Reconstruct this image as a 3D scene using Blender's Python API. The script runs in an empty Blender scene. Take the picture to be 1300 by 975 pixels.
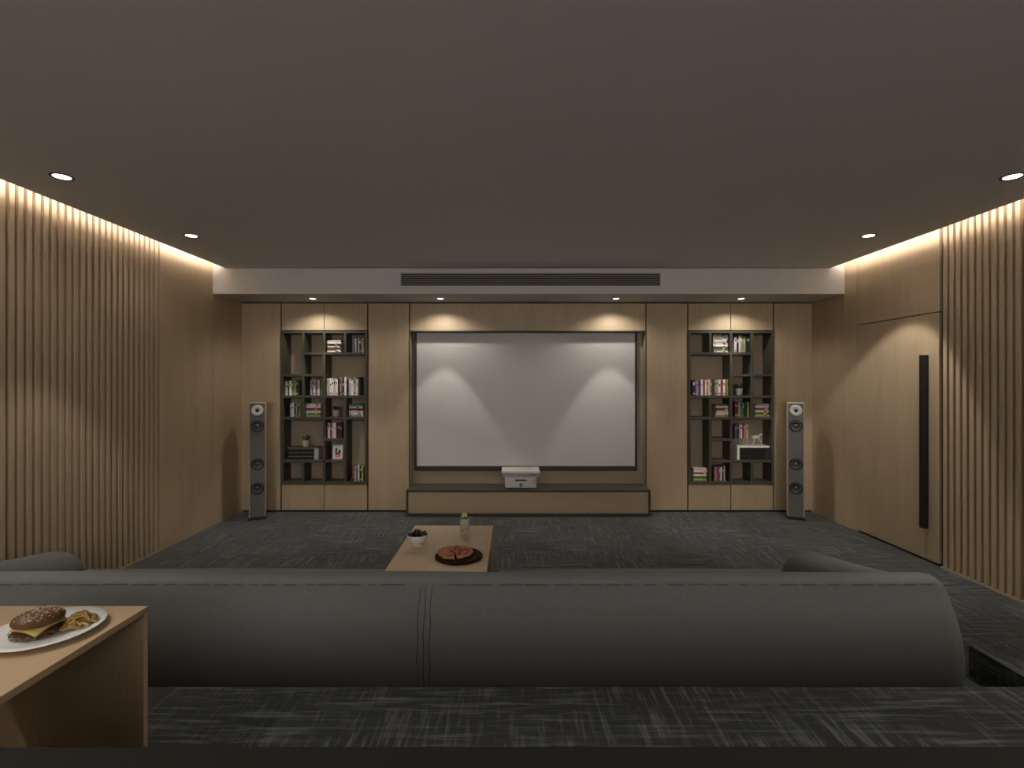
import bpy, bmesh, math, random
from mathutils import Vector, Matrix, Euler

random.seed(7)
PI = math.pi
scene = bpy.context.scene
COL = scene.collection

# ------------------------------------------------------------------ camera, world, exposure
cam_d = bpy.data.cameras.new('camera')
cam_d.sensor_width = 36.0
cam_d.lens = 18.0                       # 90 degrees across
cam_d.shift_y = -0.0019
cam_d.clip_start = 0.02
cam = bpy.data.objects.new('camera', cam_d)
cam.location = (0, 0, 1.481)
cam.rotation_euler = (PI / 2, 0, 0)
COL.objects.link(cam)
scene.camera = cam

w = bpy.data.worlds.new('world')
scene.world = w
w.use_nodes = True
w.node_tree.nodes['Background'].inputs[0].default_value = (1.0, 0.99, 0.97, 1)     # added fill light, enters by the made-up opening in the unseen rear wall
w.node_tree.nodes['Background'].inputs[1].default_value = 5.8

scene.view_settings.view_transform = 'Standard'
scene.view_settings.look = 'None'
scene.view_settings.gamma = 1.0
scene.view_settings.use_curve_mapping = False
scene.view_settings.exposure = 0.0

BEAM_W, SPILL_W = 42.0, 4.0             # ceiling downlights
SBEAM_W, SSPILL_W = 28.0, 13.0          # downlights in the soffit
COVE = 48.0                             # cove strip emission
LIGHT_COL = (1.0, 0.95, 0.88)
COVE_COL = (1.0, 0.91, 0.80)

# ------------------------------------------------------------------ room numbers (Y = distance from camera)
XL, XR = -3.079, 3.420                  # side walls
YB = 5.83                               # face of the back wall panels
YR = -3.4                               # wall behind the camera
ZS, ZC, ZT = 2.388, 2.656, 2.84         # soffit underside, ceiling, top of cove
YS = 5.267                              # soffit front
CL, CR = -2.958, 3.280                  # ceiling slab edges (cove gaps beyond)
PZ, PY = 0.30, 1.984                    # platform height, platform front edge

# ------------------------------------------------------------------ materials
MATS = {}
def srgb(r, g, b):
    f = lambda c: (c / 255 / 12.92) if c / 255 <= 0.04045 else ((c / 255 + 0.055) / 1.055) ** 2.4
    return (f(r), f(g), f(b), 1)

def mat(name, col, rough=0.6, metal=0.0, var=0.12, scale=30.0, stretch=(1, 1, 1), bump=0.0, bscale=None,
        spec=0.4, trans=0.0, ior=1.45, emit=0.0, coat=0.0):
    if name in MATS:
        return MATS[name]
    m = bpy.data.materials.new(name); m.use_nodes = True
    nt = m.node_tree; N = nt.nodes; L = nt.links
    b = N['Principled BSDF']
    b.inputs['Roughness'].default_value = rough
    b.inputs['Metallic'].default_value = metal
    b.inputs['Specular IOR Level'].default_value = spec
    b.inputs['IOR'].default_value = ior
    b.inputs['Transmission Weight'].default_value = trans
    b.inputs['Coat Weight'].default_value = coat
    tc = N.new('ShaderNodeTexCoord'); mp = N.new('ShaderNodeMapping')
    mp.inputs['Scale'].default_value = stretch
    nz = N.new('ShaderNodeTexNoise'); nz.inputs['Scale'].default_value = scale; nz.inputs['Detail'].default_value = 4
    rp = N.new('ShaderNodeMixRGB'); rp.blend_type = 'MIX'
    c = col if len(col) == 4 else (*col, 1)
    rp.inputs[1].default_value = tuple(x * (1 - var) for x in c[:3]) + (1,)
    rp.inputs[2].default_value = tuple(min(1, x * (1 + var)) for x in c[:3]) + (1,)
    L.new(tc.outputs['Object'], mp.inputs[0]); L.new(mp.outputs[0], nz.inputs['Vector'])
    L.new(nz.outputs['Fac'], rp.inputs[0]); L.new(rp.outputs[0], b.inputs['Base Color'])
    if emit:
        L.new(rp.outputs[0], b.inputs['Emission Color']); b.inputs['Emission Strength'].default_value = emit
    if bump:
        bp = N.new('ShaderNodeBump'); bp.inputs['Strength'].default_value = bump; bp.inputs['Distance'].default_value = 0.002
        n2 = N.new('ShaderNodeTexNoise'); n2.inputs['Scale'].default_value = bscale or scale * 4
        L.new(mp.outputs[0], n2.inputs['Vector']); L.new(n2.outputs['Fac'], bp.inputs['Height']); L.new(bp.outputs[0], b.inputs['Normal'])
    MATS[name] = m
    return m

def wood(name, col, grain='z', var=0.16, rough=0.5):
    """pale veneer: long fine grain along one axis, faint broad figure"""
    if name in MATS:
        return MATS[name]
    m = bpy.data.materials.new(name); m.use_nodes = True
    nt = m.node_tree; N = nt.nodes; L = nt.links
    b = N['Principled BSDF']; b.inputs['Roughness'].default_value = rough; b.inputs['Specular IOR Level'].default_value = 0.35
    geo = N.new('ShaderNodeNewGeometry'); oi = N.new('ShaderNodeObjectInfo')
    mp = N.new('ShaderNodeMapping'); mp2 = N.new('ShaderNodeMapping')
    st = {'z': (60, 60, 1.6), 'x': (1.6, 60, 60), 'y': (60, 1.6, 60)}[grain]
    st2 = {'z': (5, 5, 0.4), 'x': (0.4, 5, 5), 'y': (5, 0.4, 5)}[grain]
    mp.inputs['Scale'].default_value = st; mp2.inputs['Scale'].default_value = st2
    n1 = N.new('ShaderNodeTexNoise'); n1.inputs['Scale'].default_value = 2.2; n1.inputs['Detail'].default_value = 5
    n2 = N.new('ShaderNodeTexNoise'); n2.inputs['Scale'].default_value = 1.5; n2.inputs['Detail'].default_value = 2
    ad = N.new('ShaderNodeVectorMath'); ad.operation = 'ADD'
    ml = N.new('ShaderNodeVectorMath'); ml.operation = 'SCALE'; ml.inputs[0].default_value = (3.1, 2.3, 1.7)
    L.new(oi.outputs['Random'], ml.inputs['Scale'])
    L.new(geo.outputs['Position'], ad.inputs[0]); L.new(ml.outputs[0], ad.inputs[1])
    L.new(ad.outputs[0], mp.inputs[0]); L.new(ad.outputs[0], mp2.inputs[0])
    L.new(mp.outputs[0], n1.inputs['Vector']); L.new(mp2.outputs[0], n2.inputs['Vector'])
    mx = N.new('ShaderNodeMath'); mx.operation = 'MULTIPLY_ADD'; mx.inputs[1].default_value = 0.6
    hf = N.new('ShaderNodeMath'); hf.operation = 'MULTIPLY'; hf.inputs[1].default_value = 0.4
    L.new(n2.outputs['Fac'], hf.inputs[0]); L.new(n1.outputs['Fac'], mx.inputs[0]); L.new(hf.outputs[0], mx.inputs[2])
    cr = N.new('ShaderNodeValToRGB')
    cr.color_ramp.elements[0].position = 0.3; cr.color_ramp.elements[1].position = 0.7
    cr.color_ramp.elements[0].color = (col[0] * (1 - var), col[1] * (1 - var * 1.15), col[2] * (1 - var * 1.3), 1)
    cr.color_ramp.elements[1].color = (col[0] * (1 + var), col[1] * (1 + var), col[2] * (1 + var), 1)
    L.new(mx.outputs[0], cr.inputs[0]); L.new(cr.outputs[0], b.inputs['Base Color'])
    MATS[name] = m
    return m

def carpet_mat():
    m = bpy.data.materials.new('carpet'); m.use_nodes = True
    nt = m.node_tree; N = nt.nodes; L = nt.links
    b = N['Principled BSDF']; b.inputs['Roughness'].default_value = 0.95; b.inputs['Specular IOR Level'].default_value = 0.15
    b.inputs['Sheen Weight'].default_value = 0.2
    geo = N.new('ShaderNodeNewGeometry')
    def streak(sc, thr, wdt):
        mp = N.new('ShaderNodeMapping'); mp.inputs['Scale'].default_value = sc
        nz = N.new('ShaderNodeTexNoise'); nz.inputs['Scale'].default_value = 1.0; nz.inputs['Detail'].default_value = 3; nz.inputs['Roughness'].default_value = 0.7
        mr = N.new('ShaderNodeMapRange'); mr.inputs[1].default_value = thr; mr.inputs[2].default_value = thr + wdt
        L.new(geo.outputs['Position'], mp.inputs[0]); L.new(mp.outputs[0], nz.inputs['Vector']); L.new(nz.outputs['Fac'], mr.inputs[0])
        return mr.outputs[0]
    a = streak((3.0, 46, 30), 0.49, 0.17)      # threads along X
    c = streak((46, 3.2, 30), 0.50, 0.17)      # threads along Y
    d = streak((1.6, 3.4, 3), 0.35, 0.3)       # broad patches where one direction rules
    f = streak((260, 260, 260), 0.2, 0.7)      # pile
    mx = N.new('ShaderNodeMixRGB'); L.new(d, mx.inputs[0]); L.new(c, mx.inputs[1]); L.new(a, mx.inputs[2])
    mu = N.new('ShaderNodeMath'); mu.operation = 'MULTIPLY'; mu.use_clamp = True
    ad = N.new('ShaderNodeMath'); ad.operation = 'MULTIPLY_ADD'; ad.inputs[1].default_value = 0.7; ad.inputs[2].default_value = 0.5
    L.new(f, ad.inputs[0]); L.new(mx.outputs[0], mu.inputs[0]); L.new(ad.outputs[0], mu.inputs[1])
    cr = N.new('ShaderNodeValToRGB')
    cr.color_ramp.elements[0].color = (0.021, 0.024, 0.023, 1); cr.color_ramp.elements[1].color = (0.165, 0.172, 0.160, 1)
    L.new(mu.outputs[0], cr.inputs[0]); L.new(cr.outputs[0], b.inputs['Base Color'])
    bp = N.new('ShaderNodeBump'); bp.inputs['Strength'].default_value = 0.5; bp.inputs['Distance'].default_value = 0.004
    L.new(mu.outputs[0], bp.inputs['Height']); L.new(bp.outputs[0], b.inputs['Normal'])
    MATS['carpet'] = m
    return m

OAK = (0.45, 0.340, 0.220)
W_V = wood('oak_veneer_upright', OAK, 'z', var=0.10)
W_H = wood('oak_veneer_level', OAK, 'x', var=0.10)
W_SL = wood('oak_slat', OAK, 'z', var=0.09)
W_TB = wood('table_oak', (0.50, 0.36, 0.22), 'y', var=0.10, rough=0.38)
OLIVE = mat('olive_lacquer', (0.070, 0.066, 0.046), rough=0.5, var=0.08, scale=6)
BACKB = wood('bookcase_back_veneer', (0.40, 0.31, 0.22), 'z', var=0.08)
JOINT = mat('black_joint', (0.010, 0.009, 0.007), rough=0.8)
BLACK = mat('black_metal', (0.012, 0.012, 0.012), rough=0.4, spec=0.5)
PAINT = mat('ceiling_paint', (0.80, 0.785, 0.775), rough=0.9, var=0.02, scale=3, spec=0.1)
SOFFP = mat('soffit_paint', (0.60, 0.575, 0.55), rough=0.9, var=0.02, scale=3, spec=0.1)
DARKW = mat('rear_wall_paint', (0.50, 0.46, 0.40), rough=0.9, var=0.03, scale=2)
CARPET = carpet_mat()
FABRIC = mat('sofa_fabric', (0.152, 0.155, 0.147), rough=0.75, var=0.10, scale=60, bump=0.15, bscale=700, spec=0.25)
STITCH = mat('sofa_stitch', (0.035, 0.034, 0.032), rough=0.9)
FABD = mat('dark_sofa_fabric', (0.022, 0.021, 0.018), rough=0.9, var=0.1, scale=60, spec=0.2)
WHITE = mat('white_ceramic', (0.78, 0.78, 0.75), rough=0.25, var=0.02, spec=0.5, coat=0.3)
SCREEN = mat('screen_fabric', (0.60, 0.585, 0.55), rough=0.85, var=0.012, scale=2, spec=0.1)
PLASTIC = mat('projector_plastic', (0.62, 0.60, 0.57), rough=0.45, var=0.02)

# ------------------------------------------------------------------ mesh helpers
def mesh_obj(name, verts, faces, m, parent=None, smooth=False, mi=None, loc=None, rot=None):
    me = bpy.data.meshes.new(name)
    me.from_pydata([tuple(v) for v in verts], [], faces)
    ms = m if isinstance(m, (list, tuple)) else [m]
    for x in ms: me.materials.append(x)
    if mi: me.polygons.foreach_set('material_index', mi)
    if smooth: me.polygons.foreach_set('use_smooth', [True] * len(me.polygons))
    bm = bmesh.new(); bm.from_mesh(me); bmesh.ops.recalc_face_normals(bm, faces=bm.faces); bm.to_mesh(me); bm.free()
    me.update()
    o = bpy.data.objects.new(name, me); COL.objects.link(o)
    if parent: o.parent = parent
    if loc: o.location = loc
    if rot: o.rotation_euler = rot
    return o

class MB:
    def __init__(s): s.v, s.f, s.m = [], [], []
    def add(s, v, f, mi=0, M=None):
        n = len(s.v)
        s.v += [tuple(M @ Vector(p)) if M else tuple(p) for p in v]
        s.f += [tuple(i + n for i in q) for q in f]; s.m += [mi] * len(f); return s
    def box(s, x0, x1, y0, y1, z0, z1, mi=0, M=None):
        v = [(x0, y0, z0), (x1, y0, z0), (x1, y1, z0), (x0, y1, z0), (x0, y0, z1), (x1, y0, z1), (x1, y1, z1), (x0, y1, z1)]
        return s.add(v, [(0, 3, 2, 1), (4, 5, 6, 7), (0, 1, 5, 4), (1, 2, 6, 5), (2, 3, 7, 6), (3, 0, 4, 7)], mi, M)
    def cbox(s, x0, x1, y0, y1, z0, z1, c=0.002, mi=0, M=None):
        """box with chamfered edges"""
        v, f = rbox((x1 - x0, y1 - y0, z1 - z0), c, seg=1, mid=(1, 1, 1))
        o = Vector(((x0 + x1) / 2, (y0 + y1) / 2, (z0 + z1) / 2))
        return s.add([Vector(p) + o for p in v], f, mi, M)
    def lathe(s, prof, n=24, mi=0, M=None, sx=1, sy=1):
        v, f = [], []
        for r, z in prof:
            for k in range(n):
                a = 2 * PI * k / n; v.append((r * math.cos(a) * sx, r * math.sin(a) * sy, z))
        for i in range(len(prof) - 1):
            for k in range(n):
                k2 = (k + 1) % n
                f.append((i * n + k, i * n + k2, (i + 1) * n + k2, (i + 1) * n + k))
        f.append(tuple(range(n))[::-1]); f.append(tuple(range((len(prof) - 1) * n, len(prof) * n)))
        return s.add(v, f, mi, M)
    def tube(s, pts, r, n=8, mi=0):
        pts = [Vector(p) for p in pts]; v, f = [], []
        rs = r if isinstance(r, (list, tuple)) else [r] * len(pts)
        for i, p in enumerate(pts):
            d = (pts[min(i + 1, len(pts) - 1)] - pts[max(i - 1, 0)]).normalized()
            up = Vector((0, 0, 1)) if abs(d.z) < 0.9 else Vector((1, 0, 0))
            a = d.cross(up).normalized(); b = d.cross(a)
            for k in range(n):
                t = 2 * PI * k / n; v.append(p + (a * math.cos(t) + b * math.sin(t)) * rs[i])
        for i in range(len(pts) - 1):
            for k in range(n):
                k2 = (k + 1) % n; f.append((i * n + k, i * n + k2, (i + 1) * n + k2, (i + 1) * n + k))
        f.append(tuple(range(n))[::-1]); f.append(tuple(range((len(pts) - 1) * n, len(pts) * n)))
        return s.add(v, f, mi)
    def build(s, name, m, parent=None, smooth=False, loc=None, rot=None):
        return mesh_obj(name, s.v, s.f, m, parent, smooth, s.m, loc, rot)

def rbox(size, r, seg=3, mid=(4, 4, 4), bulge=(0, 0, 0)):
    """rounded box centred on the origin, faces may swell outward"""
    h = [x / 2 for x in size]; r = min(r, min(h) * 0.999)
    ax = []
    for k in range(3):
        a = [-h[k] + r * t / seg for t in range(seg)]
        a += [-h[k] + r + (2 * h[k] - 2 * r) * t / mid[k] for t in range(mid[k])]
        a += [h[k] - r + r * t / seg for t in range(seg + 1)]
        ax.append(a)
    idx, V, F = {}, [], []
    def vid(p):
        q = []
        inner = [max(-h[k] + r, min(h[k] - r, p[k])) for k in range(3)]
        d = Vector([p[k] - inner[k] for k in range(3)])
        if d.length > 1e-9: d = d.normalized() * r
        q = [inner[k] + d[k] for k in range(3)]
        u = [q[k] / h[k] for k in range(3)]
        q = [q[k] + bulge[k] * u[k] * (1 - u[(k + 1) % 3] ** 2) * (1 - u[(k + 2) % 3] ** 2) for k in range(3)]
        key = tuple(round(c, 6) for c in q)
        if key not in idx: idx[key] = len(V); V.append(tuple(q))
        return idx[key]
    for k in range(3):
        i, j = (k + 1) % 3, (k + 2) % 3
        for sgn in (-1, 1):
            for a in range(len(ax[i]) - 1):
                for b in range(len(ax[j]) - 1):
                    q = []
                    for (da, db) in ((0, 0), (1, 0), (1, 1), (0, 1)):
                        p = [0, 0, 0]; p[k] = sgn * h[k]; p[i] = ax[i][a + da]; p[j] = ax[j][b + db]; q.append(vid(p))
                    if sgn < 0: q.reverse()
                    q2 = []
                    for t in q:
                        if t not in q2: q2.append(t)
                    if len(q2) > 2: F.append(tuple(q2))
    return V, F

def soft(name, x0, x1, y0, y1, z0, z1, r, m, parent, seg=4, mid=(8, 5, 5), bulge=(0, 0, 0)):
    v, f = rbox((x1 - x0, y1 - y0, z1 - z0), r, seg, mid, bulge)
    o = Vector(((x0 + x1) / 2, (y0 + y1) / 2, (z0 + z1) / 2))
    b = parent.matrix_world.translation if parent else Vector()
    return mesh_obj(name, [Vector(p) + o - (parent.location if parent else Vector()) for p in v], f, m, parent, True)

def tag(o, label, cat, group=None, kind=None):
    o['label'] = label; o['category'] = cat
    if group: o['group'] = group
    if kind: o['kind'] = kind
    return o

def empty(name, loc, label, cat, group=None, rz=0, kind=None):
    o = bpy.data.objects.new(name, None); COL.objects.link(o); o.location = loc; o.rotation_euler = (0, 0, rz)
    o.empty_display_size = 0.1
    return tag(o, label, cat, group, kind)

def wbox(name, x0, x1, y0, y1, z0, z1, m, parent=None, c=0.0):
    """box given in world coordinates, stored relative to its own centre"""
    o = Vector(((x0 + x1) / 2, (y0 + y1) / 2, (z0 + z1) / 2)); hx, hy, hz = (x1 - x0) / 2, (y1 - y0) / 2, (z1 - z0) / 2
    b = MB()
    (b.cbox(-hx, hx, -hy, hy, -hz, hz, c) if c else b.box(-hx, hx, -hy, hy, -hz, hz))
    ob = b.build(name, m, parent)
    ob.location = o - (Vector(parent.location) if parent else Vector())
    return ob

# ------------------------------------------------------------------ the room shell
fl = wbox('floor', XL - 0.2, XR + 0.2, PY - 0.02, 6.3, -0.1, 0, CARPET); tag(fl, 'dark grey streaked carpet floor in front of the screen wall', 'floor', kind='structure')
pl = wbox('floor_platform', XL - 0.1, XR + 0.1, YR, PY, -0.1, PZ, CARPET); tag(pl, 'raised carpeted platform behind the front sofa', 'platform', kind='structure')
st = wbox('floor_step', 2.31, XR, PY, 2.59, 0, PZ / 2, CARPET); tag(st, 'low carpeted step beside right end of front sofa', 'step', kind='structure')

ce = wbox('ceiling', CL, CR, YR, YS, ZC, ZC + 0.03, PAINT); tag(ce, 'plain taupe ceiling with downlights along both sides', 'ceiling', kind='structure')
def child_box(parent, name, x0, x1, y0, y1, z0, z1, m, c=0.0): return wbox(name, x0, x1, y0, y1, z0, z1, m, parent, c)
child_box(ce, 'upper_ceiling', XL - 0.1, XR + 0.1, YR, YS, ZT, ZT + 0.05, PAINT)
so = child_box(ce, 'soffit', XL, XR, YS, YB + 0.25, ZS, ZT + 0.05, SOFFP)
so['label'] = 'boxed soffit across the screen wall with a long air grille'
child_box(ce, 'shadow_gap', CL, CR, YS - 0.006, YS - 0.001, ZC - 0.004, ZC + 0.002, JOINT)

# left wall
wl = wbox('wall_left', XL - 0.12, XL - 0.06, YR, 6.2, 0, ZT + 0.05, W_V); tag(wl, 'left wall of pale wood slats and flat panels', 'wall', kind='structure')
SL0, SLP, SLW, SLD = 4.437, 0.0583, 0.034, 0.05      # slats: last centre, pitch, width, depth
YSL = 4.477                                            # end of slatted part
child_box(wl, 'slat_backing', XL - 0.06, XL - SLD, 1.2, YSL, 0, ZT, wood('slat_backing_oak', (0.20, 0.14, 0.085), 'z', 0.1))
child_box(wl, 'panel', XL - 0.06, XL, YSL, YS, 0, ZT, W_V, 0.002)
child_box(wl, 'panel', XL - 0.06, XL, YS + 0.003, YB + 0.2, 0, ZS + 0.2, W_V, 0.002)
child_box(wl, 'panel', XL - 0.06, XL, YR, 1.2, 0, ZT, W_V, 0.002)
def slat_mesh(h):
    b = MB(); b.cbox(-SLD / 2, SLD / 2, -SLW / 2, SLW / 2, -h / 2, h / 2, 0.002); o = b.build('slat', W_SL); me = o.data
    bpy.data.objects.remove(o); return me
sm = slat_mesh(ZT - 0.012)
def slats(wall, xc, ys, z0):
    for y in ys:
        o = bpy.data.objects.new('slat', sm); COL.objects.link(o); o.parent = wall
        o.location = Vector((xc, y, z0 + (ZT - 0.012) / 2)) - Vector(wall.location)
slats(wl, XL - SLD / 2, [SL0 - SLP * k for k in range(55)], 0.012)
bl = wbox('baseboard_left', XL - SLD, XL + 0.002, 1.2, YSL, 0, 0.014, W_H); tag(bl, 'thin wood rail under the left slats', 'baseboard', kind='structure')

# right wall
DY0, DY1, DZ = 4.10, 5.064, 2.04                       # door leaf along Y, door height
wr = wbox('wall_right', XR + 0.06, XR + 0.12, YR, 6.2, 0, ZT + 0.05, W_V); tag(wr, 'right wall of pale wood slats, panels and a flush door', 'wall', kind='structure')
YSR = 4.085
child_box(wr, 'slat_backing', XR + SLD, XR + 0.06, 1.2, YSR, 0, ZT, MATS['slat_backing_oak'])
child_box(wr, 'panel', XR, XR + 0.06, DY1 + 0.004, YS, 0, ZT, W_V, 0.002)
child_box(wr, 'panel', XR, XR + 0.06, YS + 0.001, YB + 0.2, 0, ZS + 0.2, W_V, 0.0)
child_box(wr, 'panel', XR, XR + 0.06, DY0, DY1, DZ + 0.008, ZT, W_V, 0.002)
child_box(wr, 'panel', XR, XR + 0.06, YR, 1.2, 0, ZT, W_V, 0.002)
child_box(wr, 'joint', XR + 0.03, XR + 0.06, YSR, DY1 + 0.01, 0, ZT, JOINT)
slats(wr, XR + SLD / 2, [4.047 - SLP * k for k in range(48)], 0.012)
br = wbox('baseboard_right', XR - 0.002, XR + SLD, 1.2, YSR, 0, 0.014, W_H); tag(br, 'thin wood rail under the right slats', 'baseboard', kind='structure')

dr = empty('door_1', (XR, (DY0 + DY1) / 2, 0), 'flush wood door with a long black bar handle', 'door', kind='structure')
child_box(dr, 'door_leaf', XR, XR + 0.03, DY0 + 0.003, DY1 - 0.003, 0.022, DZ, W_V, 0.002)
hd = child_box(dr, 'pull_handle', XR - 0.047, XR - 0.002, 4.20, 4.243, 0.278, 1.703, BLACK, 0.002); hd['label'] = 'long square black bar handle'

# unseen wall behind the camera, its high opening added to let in fill light
wk = wbox('wall_rear', XL - 0.1, XL + 0.35, YR - 0.1, YR, 0, ZT + 0.05, DARKW); tag(wk, 'unseen wall behind the seats with a high opening added for fill light', 'wall', kind='structure')
child_box(wk, 'fill_opening_jamb', XR - 0.35, XR + 0.1, YR - 0.1, YR, 0, ZT + 0.05, DARKW)
child_box(wk, 'fill_opening_sill', XL + 0.35, XR - 0.35, YR - 0.1, YR, 0, 1.60, DARKW)  # set high so the added fill light comes from above
child_box(wk, 'fill_opening_header', XL + 0.35, XR - 0.35, YR - 0.1, YR, 2.62, ZT + 0.05, DARKW)

# back wall: dark backing with veneer panels set on it
S = 111.4
PX = lambda p: (p - 650) / S
wb = wbox('wall_back', XL - 0.1, XR + 0.1, YB + 0.235, YB + 0.3, 0, ZT, JOINT); tag(wb, 'screen wall of pale wood veneer panels', 'wall', kind='structure')
ZSH, ZSL = 2.064, 0.3185
g = 0.0065
pxs = {'a': (XL, PX(357)), 'b': (PX(467), PX(520)), 'c': (PX(820), PX(873)), 'd': (PX(982), XR)}
for k, (a, b) in pxs.items():
    child_box(wb, 'backing', a, b, YB + 0.022, YB + 0.235, 0, ZS, JOINT)
    child_box(wb, 'panel', a + (0.0 if k == 'a' else g), b - (0.0 if k == 'd' else g), YB, YB + 0.02, 0.022, ZS - 0.012, W_V, 0.0015)
child_box(wb, 'backing', PX(520), PX(820), YB + 0.022, YB + 0.235, ZSH, ZS, JOINT)
child_box(wb, 'panel', PX(520) + g, PX(820) - g, YB, YB + 0.02, ZSH, ZS - 0.012, W_V, 0.0015)
# screen niche lining
NB = YB + 0.15
child_box(wb, 'niche_back', PX(520), PX(820), NB, YB + 0.235, 0, ZSH, BACKB)
for a in (PX(520) - 0.004, PX(820) - 0.005):
    child_box(wb, 'niche_lip', a, a + 0.009, YB - 0.004, YB + 0.012, 0, ZSH + 0.004, OLIVE)
    child_box(wb, 'niche_side', a, a + 0.009, YB + 0.012, NB, 0, ZSH + 0.004, BACKB)
child_box(wb, 'niche_top', PX(520) + 0.005, PX(820) - 0.005, YB - 0.004, NB, ZSH - 0.010, ZSH + 0.004, OLIVE)

# ------------------------------------------------------------------ lights
def downlight(x, y, z, label, group, beam, spill, size, R=0.042, aim=(0, 0)):
    e = empty('recessed_downlight', (x, y, z), label, 'downlight', group)
    n = 28
    MB().lathe([(R * 1.02, 0.002), (R * 1.02, -0.003), (R * 1.34, -0.0055), (R * 1.38, -0.001), (R * 1.38, 0.002)], n).build('trim_ring', mat('downlight_trim', (0.05, 0.048, 0.045), rough=0.35, spec=0.5), e, True)
    MB().lathe([(0.0005, -0.0045), (R * 0.9, -0.0045), (R, -0.0035), (R, 0.001)], n).build('lens', EMIT, e)
    for nm, P, ang, bl in (('beam_lamp', beam, size, 0.22), ('spill_lamp', spill, 146, 0.6)):
        d = bpy.data.lights.new(nm, 'SPOT'); d.energy = P; d.spot_size = math.radians(ang); d.spot_blend = bl
        d.shadow_soft_size = 0.028; d.color = LIGHT_COL
        o = bpy.data.objects.new(nm, d); COL.objects.link(o); o.parent = e; o.location = (0, 0, -0.035)
        if nm == 'beam_lamp': o.rotation_euler = (math.radians(aim[0]), math.radians(aim[1]), 0)
    return e
EMIT = mat('lamp_lens', (1, 0.95, 0.86), var=0.0, emit=4.0)
rows = [4.106, 2.926, 1.746, 0.566, -0.614, -1.794]
nthl = ['nearest the soffit', 'second from the soffit', 'third from the soffit', 'fourth from the soffit', 'fifth from the soffit', 'farthest from the soffit']
for s, x in (('left', -2.572), ('right', 2.860)):
    for y, t in zip(rows, nthl):
        downlight(x, y, ZC, 'round recessed ceiling downlight along %s wall, %s' % (s, t), 'ceiling downlights', BEAM_W * (1.3 if y < 2 or (s == 'right' and y > 4) else 0.85), SPILL_W * (0.4 if s == 'right' and y < 4 else 1), 70,
                  aim=(-9, -32 if s == 'left' else 32) if y < 2 else {'left': (12, -20 if y > 4 else -11), 'right': (15 if y > 4 else 9, -6 if y > 4 else 18)}[s])
for x, t in ((-2.164, 'above the left bookcase'), (-0.778, 'above left half of the screen'), (1.129, 'above right half of the screen'), (2.489, 'above the right bookcase')):
    downlight(x, 5.56, ZS, 'small recessed downlight under the soffit %s' % t, 'soffit downlights', SBEAM_W, SSPILL_W, 57, R=0.034)

CEM = mat('led_strip', COVE_COL, var=0.0, emit=COVE)
for s, x in (('left', CL + 0.028), ('right', CR - 0.028)):
    b = wbox('cove_light_strip', x - 0.008, x + 0.008, YR + 0.1, YS - 0.03, ZC + 0.0305, ZC + 0.052, CEM)
    tag(b, 'warm light strip hidden in the cove above the %s slats' % s, 'light strip', 'cove light strips')

# ------------------------------------------------------------------ air grille on the soffit
ag = empty('air_grille', (0.19, YS, 2.535), 'long slotted air grille in the middle of the soffit', 'air vent')
gx0, gx1, gz0, gz1 = -1.143, 1.5235, 2.470, 2.599
child_box(ag, 'recess', gx0 + 0.006, gx1 - 0.006, YS - 0.003, YS - 0.0005, gz0 + 0.006, gz1 - 0.006, JOINT)
GM = mat('grille_metal', (0.26, 0.235, 0.21), rough=0.6, var=0.03)
child_box(ag, 'frame_rail', gx0, gx1, YS - 0.012, YS - 0.0005, gz1 - 0.008, gz1, GM)
child_box(ag, 'frame_rail', gx0, gx1, YS - 0.012, YS - 0.0005, gz0, gz0 + 0.008, GM)
child_box(ag, 'frame_end', gx0, gx0 + 0.008, YS - 0.012, YS - 0.0005, gz0, gz1, GM)
child_box(ag, 'frame_end', gx1 - 0.008, gx1, YS - 0.012, YS - 0.0005, gz0, gz1, GM)
for k in range(5):
    z = gz0 + 0.0215 + k * 0.0215
    v = MB().box(gx0 + 0.008, gx1 - 0.008, -0.005, 0.004, -0.0055, 0.0055)
    o = v.build('louvre', GM, ag); o.location = (-0.19, -0.0075, z - 2.535); o.rotation_euler = (math.radians(-12), 0, 0)

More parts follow.
